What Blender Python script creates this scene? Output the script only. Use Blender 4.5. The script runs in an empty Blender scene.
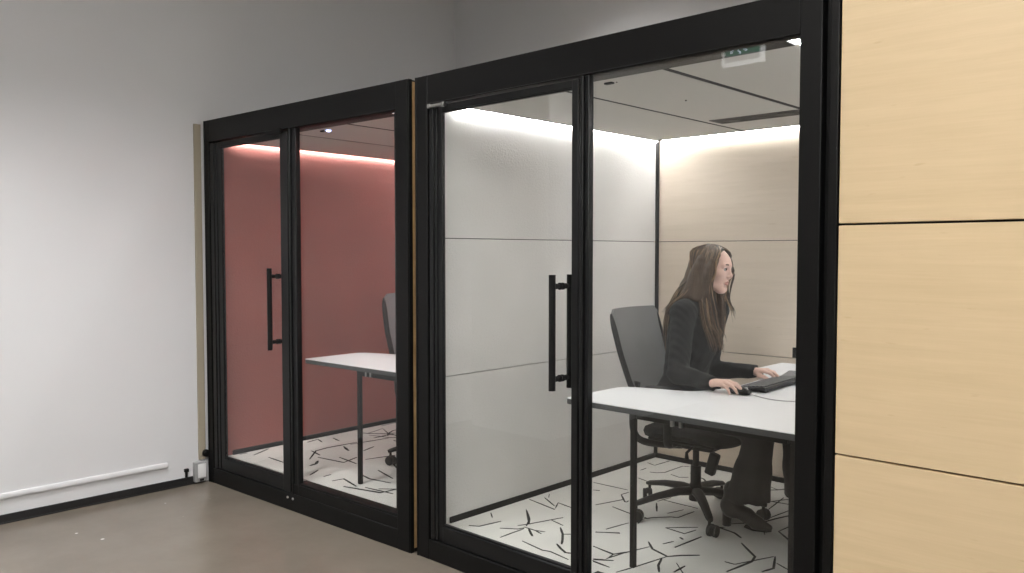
import bpy, bmesh, math, random
import numpy as np
from mathutils import Vector, Matrix

random.seed(7)
rng = np.random.default_rng(7)
S = bpy.context.scene
COL = S.collection
PI = math.pi

# ------------------------------------------------------------------ camera
F_PX, CX, CY, CAM_H = 821.0, 512.0, 286.5, 1.5
HORIZON = 252.5
PITCH = math.atan((CY - HORIZON) / F_PX)
YAW = math.atan((1290 - CX) / math.hypot(F_PX, CY - HORIZON))
cam = bpy.data.cameras.new('camera')
cam.sensor_width = 36.0
cam.lens = 36.0 * F_PX / 1024.0
cam.clip_start = 0.05
cob = bpy.data.objects.new('camera', cam)
COL.objects.link(cob)
cob.location = (0, 0, CAM_H)
cob.rotation_euler = (PI / 2 - PITCH, 0, YAW)
S.camera = cob


def on_z(px, py, z):
    """point on the horizontal plane z seen at a photo pixel"""
    fh = np.array([-math.sin(YAW), math.cos(YAW), 0.0])
    rt = np.array([math.cos(YAW), math.sin(YAW), 0.0])
    up = np.array([0, 0, 1.0])
    fw = fh * math.cos(PITCH) - up * math.sin(PITCH)
    uu = up * math.cos(PITCH) + fh * math.sin(PITCH)
    d = fw + rt * (px - CX) / F_PX - uu * (py - CY) / F_PX
    return np.array([0, 0, CAM_H]) + d * (z - CAM_H) / d[2]


# ------------------------------------------------------------------ materials
def lin(c):
    return tuple(((v / 255.0) / 12.92 if v / 255.0 <= 0.04045 else ((v / 255.0 + 0.055) / 1.055) ** 2.4) for v in c)


def node_mat(name):
    m = bpy.data.materials.new(name)
    m.use_nodes = True
    return m, m.node_tree.nodes, m.node_tree.links, m.node_tree.nodes['Principled BSDF']


def tex_coord(N, L, scale=(1, 1, 1)):
    tc = N.new('ShaderNodeTexCoord')
    mp = N.new('ShaderNodeMapping')
    mp.inputs['Scale'].default_value = scale
    L.new(tc.outputs['Object'], mp.inputs['Vector'])
    return mp.outputs['Vector']


def mat(name, rgb, rough=0.5, metal=0.0, var=0.0, vscale=(8, 8, 8), bump=0.0, bscale=200.0, bstretch=(1, 1, 1), spec=0.5, coat=0.0, detail=4.0, sheen=0.0):
    m, N, L, P = node_mat(name)
    c = lin(rgb)
    P.inputs['Base Color'].default_value = (*c, 1)
    P.inputs['Roughness'].default_value = rough
    P.inputs['Metallic'].default_value = metal
    P.inputs['Specular IOR Level'].default_value = spec
    P.inputs['Coat Weight'].default_value = coat
    P.inputs['Sheen Weight'].default_value = sheen
    if var > 0:
        v = tex_coord(N, L, vscale)
        n = N.new('ShaderNodeTexNoise')
        n.inputs['Scale'].default_value = 1.0
        n.inputs['Detail'].default_value = detail
        L.new(v, n.inputs['Vector'])
        r = N.new('ShaderNodeValToRGB')
        r.color_ramp.elements[0].position = 0.3
        r.color_ramp.elements[1].position = 0.7
        r.color_ramp.elements[0].color = (*[x * (1 - var) for x in c], 1)
        r.color_ramp.elements[1].color = (*[min(1, x * (1 + var)) for x in c], 1)
        L.new(n.outputs['Fac'], r.inputs['Fac'])
        L.new(r.outputs['Color'], P.inputs['Base Color'])
    if bump > 0:
        v = tex_coord(N, L, bstretch)
        n = N.new('ShaderNodeTexNoise')
        n.inputs['Scale'].default_value = bscale
        n.inputs['Detail'].default_value = 3
        L.new(v, n.inputs['Vector'])
        b = N.new('ShaderNodeBump')
        b.inputs['Strength'].default_value = bump
        b.inputs['Distance'].default_value = 0.01
        L.new(n.outputs['Fac'], b.inputs['Height'])
        L.new(b.outputs['Normal'], P.inputs['Normal'])
    return m


def wood(name, a, b, rough=0.45):
    """pale veneer, the grain running along local x"""
    m, N, L, P = node_mat(name)
    P.inputs['Roughness'].default_value = rough
    v = tex_coord(N, L, (0.9, 6, 14))
    n = N.new('ShaderNodeTexNoise')
    n.inputs['Scale'].default_value = 2.2
    n.inputs['Detail'].default_value = 6
    n.inputs['Distortion'].default_value = 0.4
    L.new(v, n.inputs['Vector'])
    v2 = tex_coord(N, L, (2.0, 30, 60))
    n2 = N.new('ShaderNodeTexNoise')
    n2.inputs['Scale'].default_value = 3.0
    n2.inputs['Detail'].default_value = 5
    L.new(v2, n2.inputs['Vector'])
    mx = N.new('ShaderNodeMix')
    mx.inputs['Factor'].default_value = 0.35
    L.new(n.outputs['Fac'], mx.inputs['A'])
    L.new(n2.outputs['Fac'], mx.inputs['B'])
    r = N.new('ShaderNodeValToRGB')
    r.color_ramp.elements[0].position = 0.34
    r.color_ramp.elements[1].position = 0.66
    r.color_ramp.elements[0].color = (*lin(a), 1)
    r.color_ramp.elements[1].color = (*lin(b), 1)
    L.new(mx.outputs['Result'], r.inputs['Fac'])
    # small dark flecks
    v3 = tex_coord(N, L, (14, 60, 60))
    n3 = N.new('ShaderNodeTexNoise')
    n3.inputs['Scale'].default_value = 1.0
    n3.inputs['Detail'].default_value = 1
    L.new(v3, n3.inputs['Vector'])
    r3 = N.new('ShaderNodeValToRGB')
    r3.color_ramp.elements[0].position = 0.20
    r3.color_ramp.elements[0].color = (0.86, 0.82, 0.76, 1)
    r3.color_ramp.elements[1].position = 0.29
    r3.color_ramp.elements[1].color = (1, 1, 1, 1)
    L.new(n3.outputs['Fac'], r3.inputs['Fac'])
    mm = N.new('ShaderNodeMix')
    mm.data_type = 'RGBA'
    mm.blend_type = 'MULTIPLY'
    mm.inputs['Factor'].default_value = 0.6
    L.new(r.outputs['Color'], mm.inputs['A'])
    L.new(r3.outputs['Color'], mm.inputs['B'])
    L.new(mm.outputs['Result'], P.inputs['Base Color'])
    return m


def glass_mat(name, tint=(0.975, 0.985, 0.98)):
    m = bpy.data.materials.new(name)
    m.use_nodes = True
    N, L = m.node_tree.nodes, m.node_tree.links
    N.remove(N['Principled BSDF'])
    out = N['Material Output']
    g = N.new('ShaderNodeNewGeometry')
    dot = N.new('ShaderNodeVectorMath'); dot.operation = 'DOT_PRODUCT'
    L.new(g.outputs['Incoming'], dot.inputs[0]); L.new(g.outputs['Normal'], dot.inputs[1])
    ab = N.new('ShaderNodeMath'); ab.operation = 'ABSOLUTE'
    L.new(dot.outputs['Value'], ab.inputs[0])
    om = N.new('ShaderNodeMath'); om.operation = 'SUBTRACT'; om.inputs[0].default_value = 1.0
    L.new(ab.outputs[0], om.inputs[1])
    pw = N.new('ShaderNodeMath'); pw.operation = 'POWER'; pw.inputs[1].default_value = 5.0
    L.new(om.outputs[0], pw.inputs[0])
    ma = N.new('ShaderNodeMath'); ma.operation = 'MULTIPLY_ADD'
    ma.inputs[1].default_value = 0.96; ma.inputs[2].default_value = 0.04
    L.new(pw.outputs[0], ma.inputs[0])
    t = N.new('ShaderNodeBsdfTransparent'); t.inputs['Color'].default_value = (*tint, 1)
    gl = N.new('ShaderNodeBsdfGlossy'); gl.inputs['Roughness'].default_value = 0.0
    mx = N.new('ShaderNodeMixShader')
    L.new(ma.outputs[0], mx.inputs['Fac'])
    L.new(t.outputs[0], mx.inputs[1]); L.new(gl.outputs[0], mx.inputs[2])
    L.new(mx.outputs[0], out.inputs['Surface'])
    return m


def emit(name, rgb, strength):
    m = bpy.data.materials.new(name)
    m.use_nodes = True
    N, L = m.node_tree.nodes, m.node_tree.links
    N.remove(N['Principled BSDF'])
    e = N.new('ShaderNodeEmission')
    e.inputs['Color'].default_value = (*rgb, 1)
    e.inputs['Strength'].default_value = strength
    L.new(e.outputs[0], N['Material Output'].inputs['Surface'])
    return m


M = {}
M['black'] = mat('black_powder_coat', (10, 10, 10), 0.5, var=0.06, vscale=(3, 3, 3), spec=0.22)
M['black_gloss'] = mat('black_anodised', (16, 17, 18), 0.42, spec=0.3)
M['black_plastic'] = mat('black_plastic', (14, 14, 14), 0.5, spec=0.28)
M['dark'] = mat('dark_gap', (10, 10, 10), 0.8)
M['chrome'] = mat('satin_metal', (170, 170, 168), 0.3, metal=1.0)
M['glass'] = glass_mat('pane_glass')
M['felt_grey'] = mat('grey_felt', (223, 221, 219), 0.95, var=0.04, vscale=(3, 3, 3), bump=0.3, bscale=110, detail=8)
M['felt_red'] = mat('red_felt', (152, 89, 81), 0.95, var=0.06, vscale=(3, 3, 3), bump=0.3, bscale=110, detail=8)
M['wood'] = wood('maple_veneer', (211, 188, 150), (220, 197, 160))
M['wood_in'] = wood('pale_maple_lining', (213, 199, 182), (221, 207, 191), 0.5)
M['wood_side'] = wood('ash_veneer', (186, 152, 104), (202, 168, 118))
M['white'] = mat('white_board', (226, 226, 223), 0.9, bump=0.15, bscale=300)
M['raft'] = mat('ceiling_board', (210, 208, 203), 0.9, bump=0.1, bscale=400)
M['carpet'] = mat('pale_carpet', (222, 220, 215), 1.0, var=0.09, vscale=(2.2, 2.2, 2.2), bump=0.5, bscale=320)
M['crack'] = mat('carpet_line', (44, 42, 40), 1.0, bump=0.4, bscale=400)
M['desk_top'] = mat('white_laminate', (232, 232, 234), 0.35, bump=0.01, bscale=500)
M['desk_edge'] = mat('grey_edge_band', (62, 64, 65), 0.5)
M['vent'] = mat('vent_grey', (70, 69, 66), 0.6)
M['mesh_fabric'] = mat('grey_mesh_fabric', (128, 129, 131), 0.8, var=0.05, bump=0.4, bscale=500)
M['seat_fabric'] = mat('charcoal_seat_fabric', (17, 17, 17), 0.9, bump=0.3, bscale=600)
M['rubber'] = mat('caster_rubber', (22, 22, 22), 0.6)
M['led'] = emit('led_light', (1.0, 0.985, 0.98), 100.0)
M['led_cool'] = emit('sensor_light', (0.55, 0.6, 1.0), 4.0)
M['skin'] = mat('skin', (222, 186, 172), 0.5, var=0.05, vscale=(30, 30, 30))
M['lip'] = mat('lip', (190, 134, 124), 0.5)
M['eye_white'] = mat('eye_white', (196, 190, 186), 0.25)
M['iris'] = mat('iris', (62, 48, 38), 0.2)
M['brow'] = mat('brow', (52, 40, 32), 0.8)
M['jacket'] = mat('black_suit_cloth', (27, 28, 28), 0.85, sheen=0.05, spec=0.2)
M['blouse'] = mat('grey_blouse', (96, 92, 88), 0.8, bump=0.2, bscale=300)
M['trousers'] = mat('charcoal_trouser_cloth', (22, 21, 20), 0.9, var=0.1, vscale=(10, 10, 3), bump=0.2, bscale=500)
M['boot'] = mat('black_leather', (26, 25, 25), 0.33, bump=0.1, bscale=120)
M['hair'] = mat('brown_hair', (74, 59, 47), 0.45, var=0.3, vscale=(90, 90, 5), spec=0.4)
M['hair_dark'] = mat('dark_brown_hair', (54, 43, 35), 0.45, spec=0.4)
M['hair_light'] = mat('light_brown_hair', (146, 120, 94), 0.42, spec=0.5)
M['plastic_white'] = mat('white_plastic', (225, 225, 225), 0.4)
M['plastic_grey'] = mat('grey_plastic', (150, 150, 150), 0.45)
M['key'] = mat('key_plastic', (66, 68, 70), 0.5)
M['key_base'] = mat('keyboard_body', (17, 17, 18), 0.45)
M['beige'] = mat('beige_board', (152, 143, 126), 0.8)


# ------------------------------------------------------------------ mesh building
class MB:
    def __init__(s):
        s.v, s.f, s.m, s.sm = [], [], [], []

    def add(s, vs, fs, mi=0, smooth=False):
        o = len(s.v)
        s.v += [tuple(v) for v in vs]
        s.f += [tuple(i + o for i in f) for f in fs]
        s.m += [mi] * len(fs)
        s.sm += [smooth] * len(fs)
        return s

    def box(s, x0, x1, y0, y1, z0, z1, mi=0, mtx=None):
        vs = [(x, y, z) for z in (z0, z1) for y in (y0, y1) for x in (x0, x1)]
        if mtx is not None:
            vs = [tuple(mtx @ Vector(v)) for v in vs]
        fs = [(0, 2, 3, 1), (4, 5, 7, 6), (0, 1, 5, 4), (2, 6, 7, 3), (0, 4, 6, 2), (1, 3, 7, 5)]
        return s.add(vs, fs, mi)

    def tube(s, pts, rad, n=12, mi=0, flat=(1, 1), smooth=True, up=(0, 0, 1)):
        P = [Vector(p) for p in pts]
        R = rad if isinstance(rad, (list, tuple)) else [rad] * len(P)
        vs, fs = [], []
        prev = None
        for i, p in enumerate(P):
            t = (P[min(i + 1, len(P) - 1)] - P[max(i - 1, 0)]).normalized()
            if prev is None:
                a = Vector(up)
                if abs(a.dot(t)) > 0.95:
                    a = Vector((1, 0, 0)) if abs(t.x) < 0.9 else Vector((0, 1, 0))
            else:
                a = prev
            a = (a - t * a.dot(t)).normalized()
            prev = a
            b = t.cross(a)
            for k in range(n):
                th = 2 * PI * k / n
                vs.append(p + a * (R[i] * flat[0] * math.cos(th)) + b * (R[i] * flat[1] * math.sin(th)))
        for i in range(len(P) - 1):
            for k in range(n):
                k2 = (k + 1) % n
                fs.append((i * n + k, i * n + k2, (i + 1) * n + k2, (i + 1) * n + k))
        fs.append(tuple(reversed(range(n))))
        fs.append(tuple((len(P) - 1) * n + k for k in range(n)))
        o = len(s.f)
        s.add(vs, fs, mi, smooth)
        s.sm[-1] = s.sm[-2] = False
        return s

    def cyl(s, a, b, r, n=20, mi=0, r2=None):
        return s.tube([a, b], [r, r if r2 is None else r2], n, mi)

    def prism(s, poly, z0, z1, mi=0, mi_side=None):
        n = len(poly)
        vs = [(p[0], p[1], z0) for p in poly] + [(p[0], p[1], z1) for p in poly]
        s.add(vs, [tuple(reversed(range(n))), tuple(range(n, 2 * n))], mi)
        s.add(vs, [(i, (i + 1) % n, (i + 1) % n + n, i + n) for i in range(n)], mi if mi_side is None else mi_side)
        return s

    def ball(s, c, r, n=16, mi=0, mtx=None):
        rx, ry, rz = r if isinstance(r, (list, tuple)) else (r, r, r)
        vs, fs = [], []
        h = n // 2
        for i in range(h + 1):
            ph = PI * i / h
            for k in range(n):
                th = 2 * PI * k / n
                p = Vector((rx * math.sin(ph) * math.cos(th), ry * math.sin(ph) * math.sin(th), rz * math.cos(ph)))
                if mtx is not None:
                    p = mtx @ p
                vs.append(p + Vector(c))
        for i in range(h):
            for k in range(n):
                k2 = (k + 1) % n
                fs.append((i * n + k, (i + 1) * n + k, (i + 1) * n + k2, i * n + k2))
        return s.add(vs, fs, mi, True)

    def build(s, name, mats, parent=None, bevel=0.0, loc=None, segs=2, weld=True):
        me = bpy.data.meshes.new(name)
        me.from_pydata(s.v, [], s.f)
        if not isinstance(mats, (list, tuple)):
            mats = [mats]
        for m in mats:
            me.materials.append(m)
        me.polygons.foreach_set('material_index', s.m)
        me.polygons.foreach_set('use_smooth', s.sm)
        if weld:
            b = bmesh.new(); b.from_mesh(me)
            bmesh.ops.remove_doubles(b, verts=b.verts, dist=1e-6)
            b.to_mesh(me); b.free()
        me.update()
        o = bpy.data.objects.new(name, me)
        COL.objects.link(o)
        if parent is not None:
            o.parent = parent
        if loc is not None:
            o.location = loc
        me.set_sharp_from_angle(angle=math.radians(38))
        if bevel > 0:
            md = o.modifiers.new('bevel', 'BEVEL')
            md.width = bevel; md.segments = segs; md.limit_method = 'ANGLE'; md.angle_limit = math.radians(40)
            md.harden_normals = False
        return o


def empty(name, loc, rz=0.0):
    o = bpy.data.objects.new(name, None)
    o.empty_display_size = 0.1
    COL.objects.link(o)
    o.location = loc
    o.rotation_euler = (0, 0, rz)
    return o


def tag(o, label, cat, group=None):
    o['label'] = label
    o['category'] = cat
    if group:
        o['group'] = group
    return o


def struct(o):
    o['kind'] = 'structure'
    return o


def copy_tree(o, parent=None):
    c = o.copy()
    COL.objects.link(c)
    if parent is not None:
        c.parent = parent
    for ch in list(o.children):
        copy_tree(ch, c)
    return c


def catmull(pts, n):
    P = [np.array(p, float) for p in pts]
    P = [2 * P[0] - P[1]] + P + [2 * P[-1] - P[-2]]
    out = []
    segs = len(P) - 3
    for i in range(n):
        u = i / (n - 1) * segs
        k = min(int(u), segs - 1)
        t = u - k
        a, b, c, d = P[k:k + 4]
        out.append(0.5 * (2 * b + (c - a) * t + (2 * a - 5 * b + 4 * c - d) * t * t + (3 * b - a - 3 * c + d) * t ** 3))
    return out


# ------------------------------------------------------------------ smooth bodies from blended capsules (surface nets)
def cone(a, b, ra, rb=None, k=0.02, op='u'):
    return ('cone', np.array(a, float), np.array(b, float), ra, ra if rb is None else rb, k, op)


def ell(c, r, k=0.02, op='u', rot=None):
    return ('ell', np.array(c, float), np.array(r, float), rot, None, k, op)


def slab(p, n, k=0.004, op='i'):
    """keeps the side the normal points away from"""
    n = np.array(n, float); n /= np.linalg.norm(n)
    return ('slab', np.array(p, float), n, None, None, k, op)


def sdf_surface(prims, h, post=None):
    lo, hi = np.full(3, 1e9), np.full(3, -1e9)
    for p in prims:
        if p[6] != 'u':
            continue
        if p[0] == 'cone':
            for q, r in ((p[1], p[3]), (p[2], p[4])):
                lo = np.minimum(lo, q - r); hi = np.maximum(hi, q + r)
        else:
            r = p[2].max() if p[3] is not None else p[2]
            lo = np.minimum(lo, p[1] - r); hi = np.maximum(hi, p[1] + r)
    lo = lo - 0.03; hi = hi + 0.03
    n = np.ceil((hi - lo) / h).astype(int) + 1
    ax = [lo[i] + h * np.arange(n[i]) for i in range(3)]
    D = np.full(tuple(n), 0.2, np.float32)
    for p in prims:
        kind, k, op = p[0], p[5], p[6]
        if kind == 'slab':
            sl = (slice(None),) * 3
        else:
            if kind == 'cone':
                a = np.minimum(p[1] - p[3], p[2] - p[4]); b = np.maximum(p[1] + p[3], p[2] + p[4])
            else:
                r = p[2].max() if p[3] is not None else p[2]
                a = p[1] - r; b = p[1] + r
            pad = k + 5 * h
            i0 = np.clip(np.floor((a - pad - lo) / h).astype(int), 0, n - 1)
            i1 = np.clip(np.ceil((b + pad - lo) / h).astype(int) + 1, 1, n)
            sl = tuple(slice(i0[i], i1[i]) for i in range(3))
        X = ax[0][sl[0]][:, None, None]; Y = ax[1][sl[1]][None, :, None]; Z = ax[2][sl[2]][None, None, :]
        if kind == 'cone':
            A, B = p[1], p[2]
            d = B - A
            L2 = max(d @ d, 1e-12)
            t = np.clip(((X - A[0]) * d[0] + (Y - A[1]) * d[1] + (Z - A[2]) * d[2]) / L2, 0, 1)
            q = np.sqrt((X - A[0] - t * d[0]) ** 2 + (Y - A[1] - t * d[1]) ** 2 + (Z - A[2] - t * d[2]) ** 2) - (p[3] + (p[4] - p[3]) * t)
        elif kind == 'ell':
            x, y, z = X - p[1][0], Y - p[1][1], Z - p[1][2]
            if p[3] is not None:
                R = p[3]
                x, y, z = (R[0, 0] * x + R[1, 0] * y + R[2, 0] * z, R[0, 1] * x + R[1, 1] * y + R[2, 1] * z, R[0, 2] * x + R[1, 2] * y + R[2, 2] * z)
            r = p[2]
            k0 = np.sqrt((x / r[0]) ** 2 + (y / r[1]) ** 2 + (z / r[2]) ** 2)
            k1 = np.sqrt((x / r[0] ** 2) ** 2 + (y / r[1] ** 2) ** 2 + (z / r[2] ** 2) ** 2)
            q = k0 * (k0 - 1) / np.maximum(k1, 1e-6)
            q = np.where(k0 < 1e-3, -r.min(), q)
        else:
            q = (X - p[1][0]) * p[2][0] + (Y - p[1][1]) * p[2][1] + (Z - p[1][2]) * p[2][2]
        a = D[sl]
        if op == 'u':
            w = np.clip(0.5 + 0.5 * (a - q) / k, 0, 1)
            D[sl] = a * (1 - w) + q * w - k * w * (1 - w)
        else:
            if op == 's':
                q = -q
            w = np.clip(0.5 - 0.5 * (a - q) / k, 0, 1)
            D[sl] = a * (1 - w) + q * w + k * w * (1 - w)
    if post is not None:
        D = D + post(ax[0][:, None, None], ax[1][None, :, None], ax[2][None, None, :])
    ins = D < 0
    c = [ins[i:n[0] - 1 + i, j:n[1] - 1 + j, l:n[2] - 1 + l] for i in (0, 1) for j in (0, 1) for l in (0, 1)]
    cnt = sum(x.astype(np.int8) for x in c)
    cells = np.argwhere((cnt > 0) & (cnt < 8))
    idx = np.full(tuple(n - 1), -1, np.int64)
    idx[cells[:, 0], cells[:, 1], cells[:, 2]] = np.arange(len(cells))
    acc = np.zeros((len(cells), 3)); num = np.zeros(len(cells))
    corners = [(i, j, l) for i in (0, 1) for j in (0, 1) for l in (0, 1)]
    for u in corners:
        for w in corners:
            if sum(w) - sum(u) == 1 and all(w[i] >= u[i] for i in range(3)):
                va = D[cells[:, 0] + u[0], cells[:, 1] + u[1], cells[:, 2] + u[2]]
                vb = D[cells[:, 0] + w[0], cells[:, 1] + w[1], cells[:, 2] + w[2]]
                cr = (va < 0) != (vb < 0)
                t = np.where(cr, va / np.where(cr, va - vb, 1), 0)
                pos = np.array(u)[None, :] + t[:, None] * (np.array(w) - np.array(u))[None, :]
                acc[cr] += pos[cr]; num[cr] += 1
    V = lo + h * (cells + acc / np.maximum(num, 1)[:, None])
    Q = []
    for a in range(3):
        b, cc = (a + 1) % 3, (a + 2) % 3
        s0 = [slice(None)] * 3; s1 = [slice(None)] * 3
        s0[a] = slice(0, -1); s1[a] = slice(1, None)
        i0, i1 = ins[tuple(s0)], ins[tuple(s1)]
        for flip, msk in ((False, i0 & ~i1), (True, ~i0 & i1)):
            e = np.argwhere(msk)
            e = e[(e[:, b] > 0) & (e[:, cc] > 0) & (e[:, b] < n[b] - 1) & (e[:, cc] < n[cc] - 1)]
            eb = np.zeros(3, int); eb[b] = 1
            ec = np.zeros(3, int); ec[cc] = 1
            g = lambda q: idx[q[:, 0], q[:, 1], q[:, 2]]
            quad = np.stack([g(e - eb - ec), g(e - ec), g(e), g(e - eb)], 1)
            if flip:
                quad = quad[:, ::-1]
            Q.append(quad)
    Q = np.concatenate(Q)
    Q = Q[(Q >= 0).all(1)]
    return V, Q


def smooth_obj(name, prims, h, mats, parent=None, post=None, pick=None, relax=6):
    V, Q = sdf_surface(prims, h, post)
    cen = V[Q].mean(1)
    if parent is not None:
        V = V - np.array(parent.location)
    me = bpy.data.meshes.new(name)
    me.from_pydata(V.tolist(), [], Q.tolist())
    if not isinstance(mats, (list, tuple)):
        mats = [mats]
    for m in mats:
        me.materials.append(m)
    me.polygons.foreach_set('use_smooth', [True] * len(me.polygons))
    if relax:
        b = bmesh.new(); b.from_mesh(me)
        for _ in range(relax):
            bmesh.ops.smooth_vert(b, verts=b.verts, factor=.5, use_axis_x=True, use_axis_y=True, use_axis_z=True)
        b.to_mesh(me); b.free()
    if pick is not None:
        me.polygons.foreach_set('material_index', pick(cen).astype(np.int32))
    me.update()
    o = bpy.data.objects.new(name, me)
    COL.objects.link(o)
    if parent is not None:
        o.parent = parent
    return o

# ------------------------------------------------------------------ the room
XL, YB, XR, YF, ZC = -5.135, 4.72, 4.6, -4.6, 4.2


def concrete():
    m, N, L, P = node_mat('polished_concrete')
    v = tex_coord(N, L, (1, 1, 1))
    n = N.new('ShaderNodeTexNoise'); n.inputs['Scale'].default_value = 1.6; n.inputs['Detail'].default_value = 8; n.inputs['Roughness'].default_value = 0.62
    L.new(v, n.inputs['Vector'])
    r = N.new('ShaderNodeValToRGB')
    r.color_ramp.elements[0].position = 0.3; r.color_ramp.elements[1].position = 0.72
    r.color_ramp.elements[0].color = (*lin((102, 95, 86)), 1); r.color_ramp.elements[1].color = (*lin((118, 110, 100)), 1)
    L.new(n.outputs['Fac'], r.inputs['Fac'])
    vo = N.new('ShaderNodeTexVoronoi'); vo.inputs['Scale'].default_value = 4.5; vo.inputs['Randomness'].default_value = 1.0
    L.new(v, vo.inputs['Vector'])
    sp = N.new('ShaderNodeValToRGB')
    sp.color_ramp.elements[0].position = 0.03; sp.color_ramp.elements[0].color = (1, 1, 1, 1)
    sp.color_ramp.elements[1].position = 0.05; sp.color_ramp.elements[1].color = (0, 0, 0, 1)
    L.new(vo.outputs['Distance'], sp.inputs['Fac'])
    mx = N.new('ShaderNodeMix'); mx.data_type = 'RGBA'
    L.new(sp.outputs['Color'], mx.inputs['Factor'])
    L.new(r.outputs['Color'], mx.inputs['A'])
    mx.inputs['B'].default_value = (*lin((190, 184, 174)), 1)
    L.new(mx.outputs['Result'], P.inputs['Base Color'])
    n2 = N.new('ShaderNodeTexNoise'); n2.inputs['Scale'].default_value = 3.5; n2.inputs['Detail'].default_value = 5
    L.new(v, n2.inputs['Vector'])
    mr = N.new('ShaderNodeMapRange'); mr.inputs['To Min'].default_value = 0.2; mr.inputs['To Max'].default_value = 0.28
    L.new(n2.outputs['Fac'], mr.inputs['Value'])
    L.new(mr.outputs['Result'], P.inputs['Roughness'])
    return m


M['concrete'] = concrete()
M['wall'] = mat('painted_wall', (212, 213, 215), 0.85, var=0.012, vscale=(1.2, 1.2, 1.2), bump=0.05, bscale=250)
M['wall_dark'] = mat('grey_wall_paint', (120, 118, 116), 0.85)
M['room_ceiling'] = mat('room_ceiling_paint', (205, 203, 200), 0.9)
M['skirting'] = mat('black_rubber_skirting', (24, 24, 25), 0.5)

T = 0.15
struct(MB().box(XL - T, XR + T, YF - T, YB + T, -0.12, 0).build('floor', M['concrete']))
struct(MB().box(XL - T, XR + T, YF - T, YB + T, ZC, ZC + 0.12).build('ceiling', M['room_ceiling']))
struct(MB().box(XL - T, XL, YF - T, YB + T, 0, ZC).box(XL, -4.25, YF, .33, 0, ZC).build('wall_left', M['wall']))
struct(MB().box(XR, XR + T, YF - T, YB + T, 0, ZC).build('wall_right', M['wall']))
struct(MB().box(XL, XR, YB, YB + T, 0, ZC).build('wall_back', M['wall']))
struct(MB().box(XL, XR, YF - T, YF, 0, ZC).build('wall_front', M['wall_dark']))
b = MB().box(XL, XL + 0.012, .33, 2.49, 0, 0.05).box(XL, XL + 0.016, .33, 2.49, 0, 0.008)
struct(b.build('baseboard_left', M['skirting'], bevel=0.002))

# white cable raceway low on the left wall
r = MB()
r.prism([(XL, 0.138), (XL + 0.012, 0.138), (XL + 0.014, 0.142), (XL + 0.014, 0.164), (XL + 0.010, 0.17), (XL, 0.17)], 0.36, 2.24)
r.v = [(x, z, y) for x, y, z in r.v]
r.f = [tuple(reversed(f)) for f in r.f]
rw = r.build('cable_raceway', M['wall'], bevel=0.002)
tag(rw, 'long white cable raceway running low along the white left wall', 'raceway')

# socket box by the pod
sb = empty('socket_box', (XL, 2.447, 0.0))
tag(sb, 'small white surface socket box at floor level beside the red pod', 'socket box')
MB().box(0, 0.042, -0.042, 0.038, 0.012, 0.142).build('housing', M['plastic_grey'], sb, bevel=0.006)
MB().box(0.042, 0.049, -0.026, 0.03, 0.04, 0.13).build('cover_plate', M['plastic_white'], sb, bevel=0.003)
MB().box(0.042, 0.045, -0.012, 0.014, 0.018, 0.032).build('slot', M['dark'], sb)

fs = MB().box(XL, XL + 0.012, 2.445, 2.492, 0.15, 2.325).build('filler_strip', M['beige'], bevel=0.002)
tag(fs, 'narrow beige filler strip between the white wall and the red pod', 'trim strip')
kn = MB().cyl((XL + 0.012, 2.488, 0.19), (XL + 0.03, 2.488, 0.19), 0.023, 24).cyl((XL + 0.03, 2.488, 0.19), (XL + 0.036, 2.488, 0.19), 0.015, 24)
tag(kn.build('cable_grommet', M['black_plastic'], bevel=0.002), 'round black grommet on the beige strip above the socket box', 'grommet')
cl = MB().box(XL, XL + 0.02, 2.347, 2.375, 0.086, 0.108).box(XL, XL + 0.016, 2.354, 2.368, 0.05, 0.09)
tag(cl.build('cable_clip', M['black_plastic'], bevel=0.003), 'tiny black clip above the baseboard left of the socket box', 'clip')
# ------------------------------------------------------------------ pods
def px_lines(pts, sx, sy, k):
    return [(sx + p[0] / k, sy + p[1] / k) for p in pts]


TRACED = []   # (points in the photo, half width in metres)


def tr(sx, sy, k, w, *pls):
    for pl in pls:
        TRACED.append((px_lines(pl, sx, sy, k), w))


tr(500, 506, 8.533, .0105, [(228, 40), (250, 110), (245, 145), (228, 160)], [(245, 195), (262, 230), (280, 262)], [(515, 185), (535, 240), (533, 290), (525, 330)], [(485, 325), (520, 365), (560, 400), (612, 405)])
tr(500, 506, 8.533, .006, [(150, 168), (220, 160), (420, 122), (540, 100)], [(440, 122), (540, 168)], [(0, 190), (150, 198), (205, 188)], [(0, 270), (100, 232), (205, 195)], [(0, 275), (115, 325)], [(205, 180), (300, 210), (385, 222)], [(300, 210), (355, 240)], [(190, 300), (360, 378), (430, 390), (585, 460)], [(235, 405), (360, 378)], [(540, 242), (612, 242)])
tr(500, 506, 8.533, .006, [(815, 222), (1024, 235)], [(905, 200), (1024, 165)], [(795, 345), (970, 412), (920, 448)], [(960, 415), (1060, 400)], [(795, 460), (970, 468)], [(795, 475), (935, 525)])
tr(410, 380, 2.97, .007, [(240, 395), (245, 410)], [(145, 430), (205, 435), (270, 420)], [(345, 385), (352, 420), (345, 435)], [(400, 350), (430, 375)], [(355, 355), (430, 385), (440, 365), (480, 380)], [(415, 330), (412, 350)])
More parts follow.
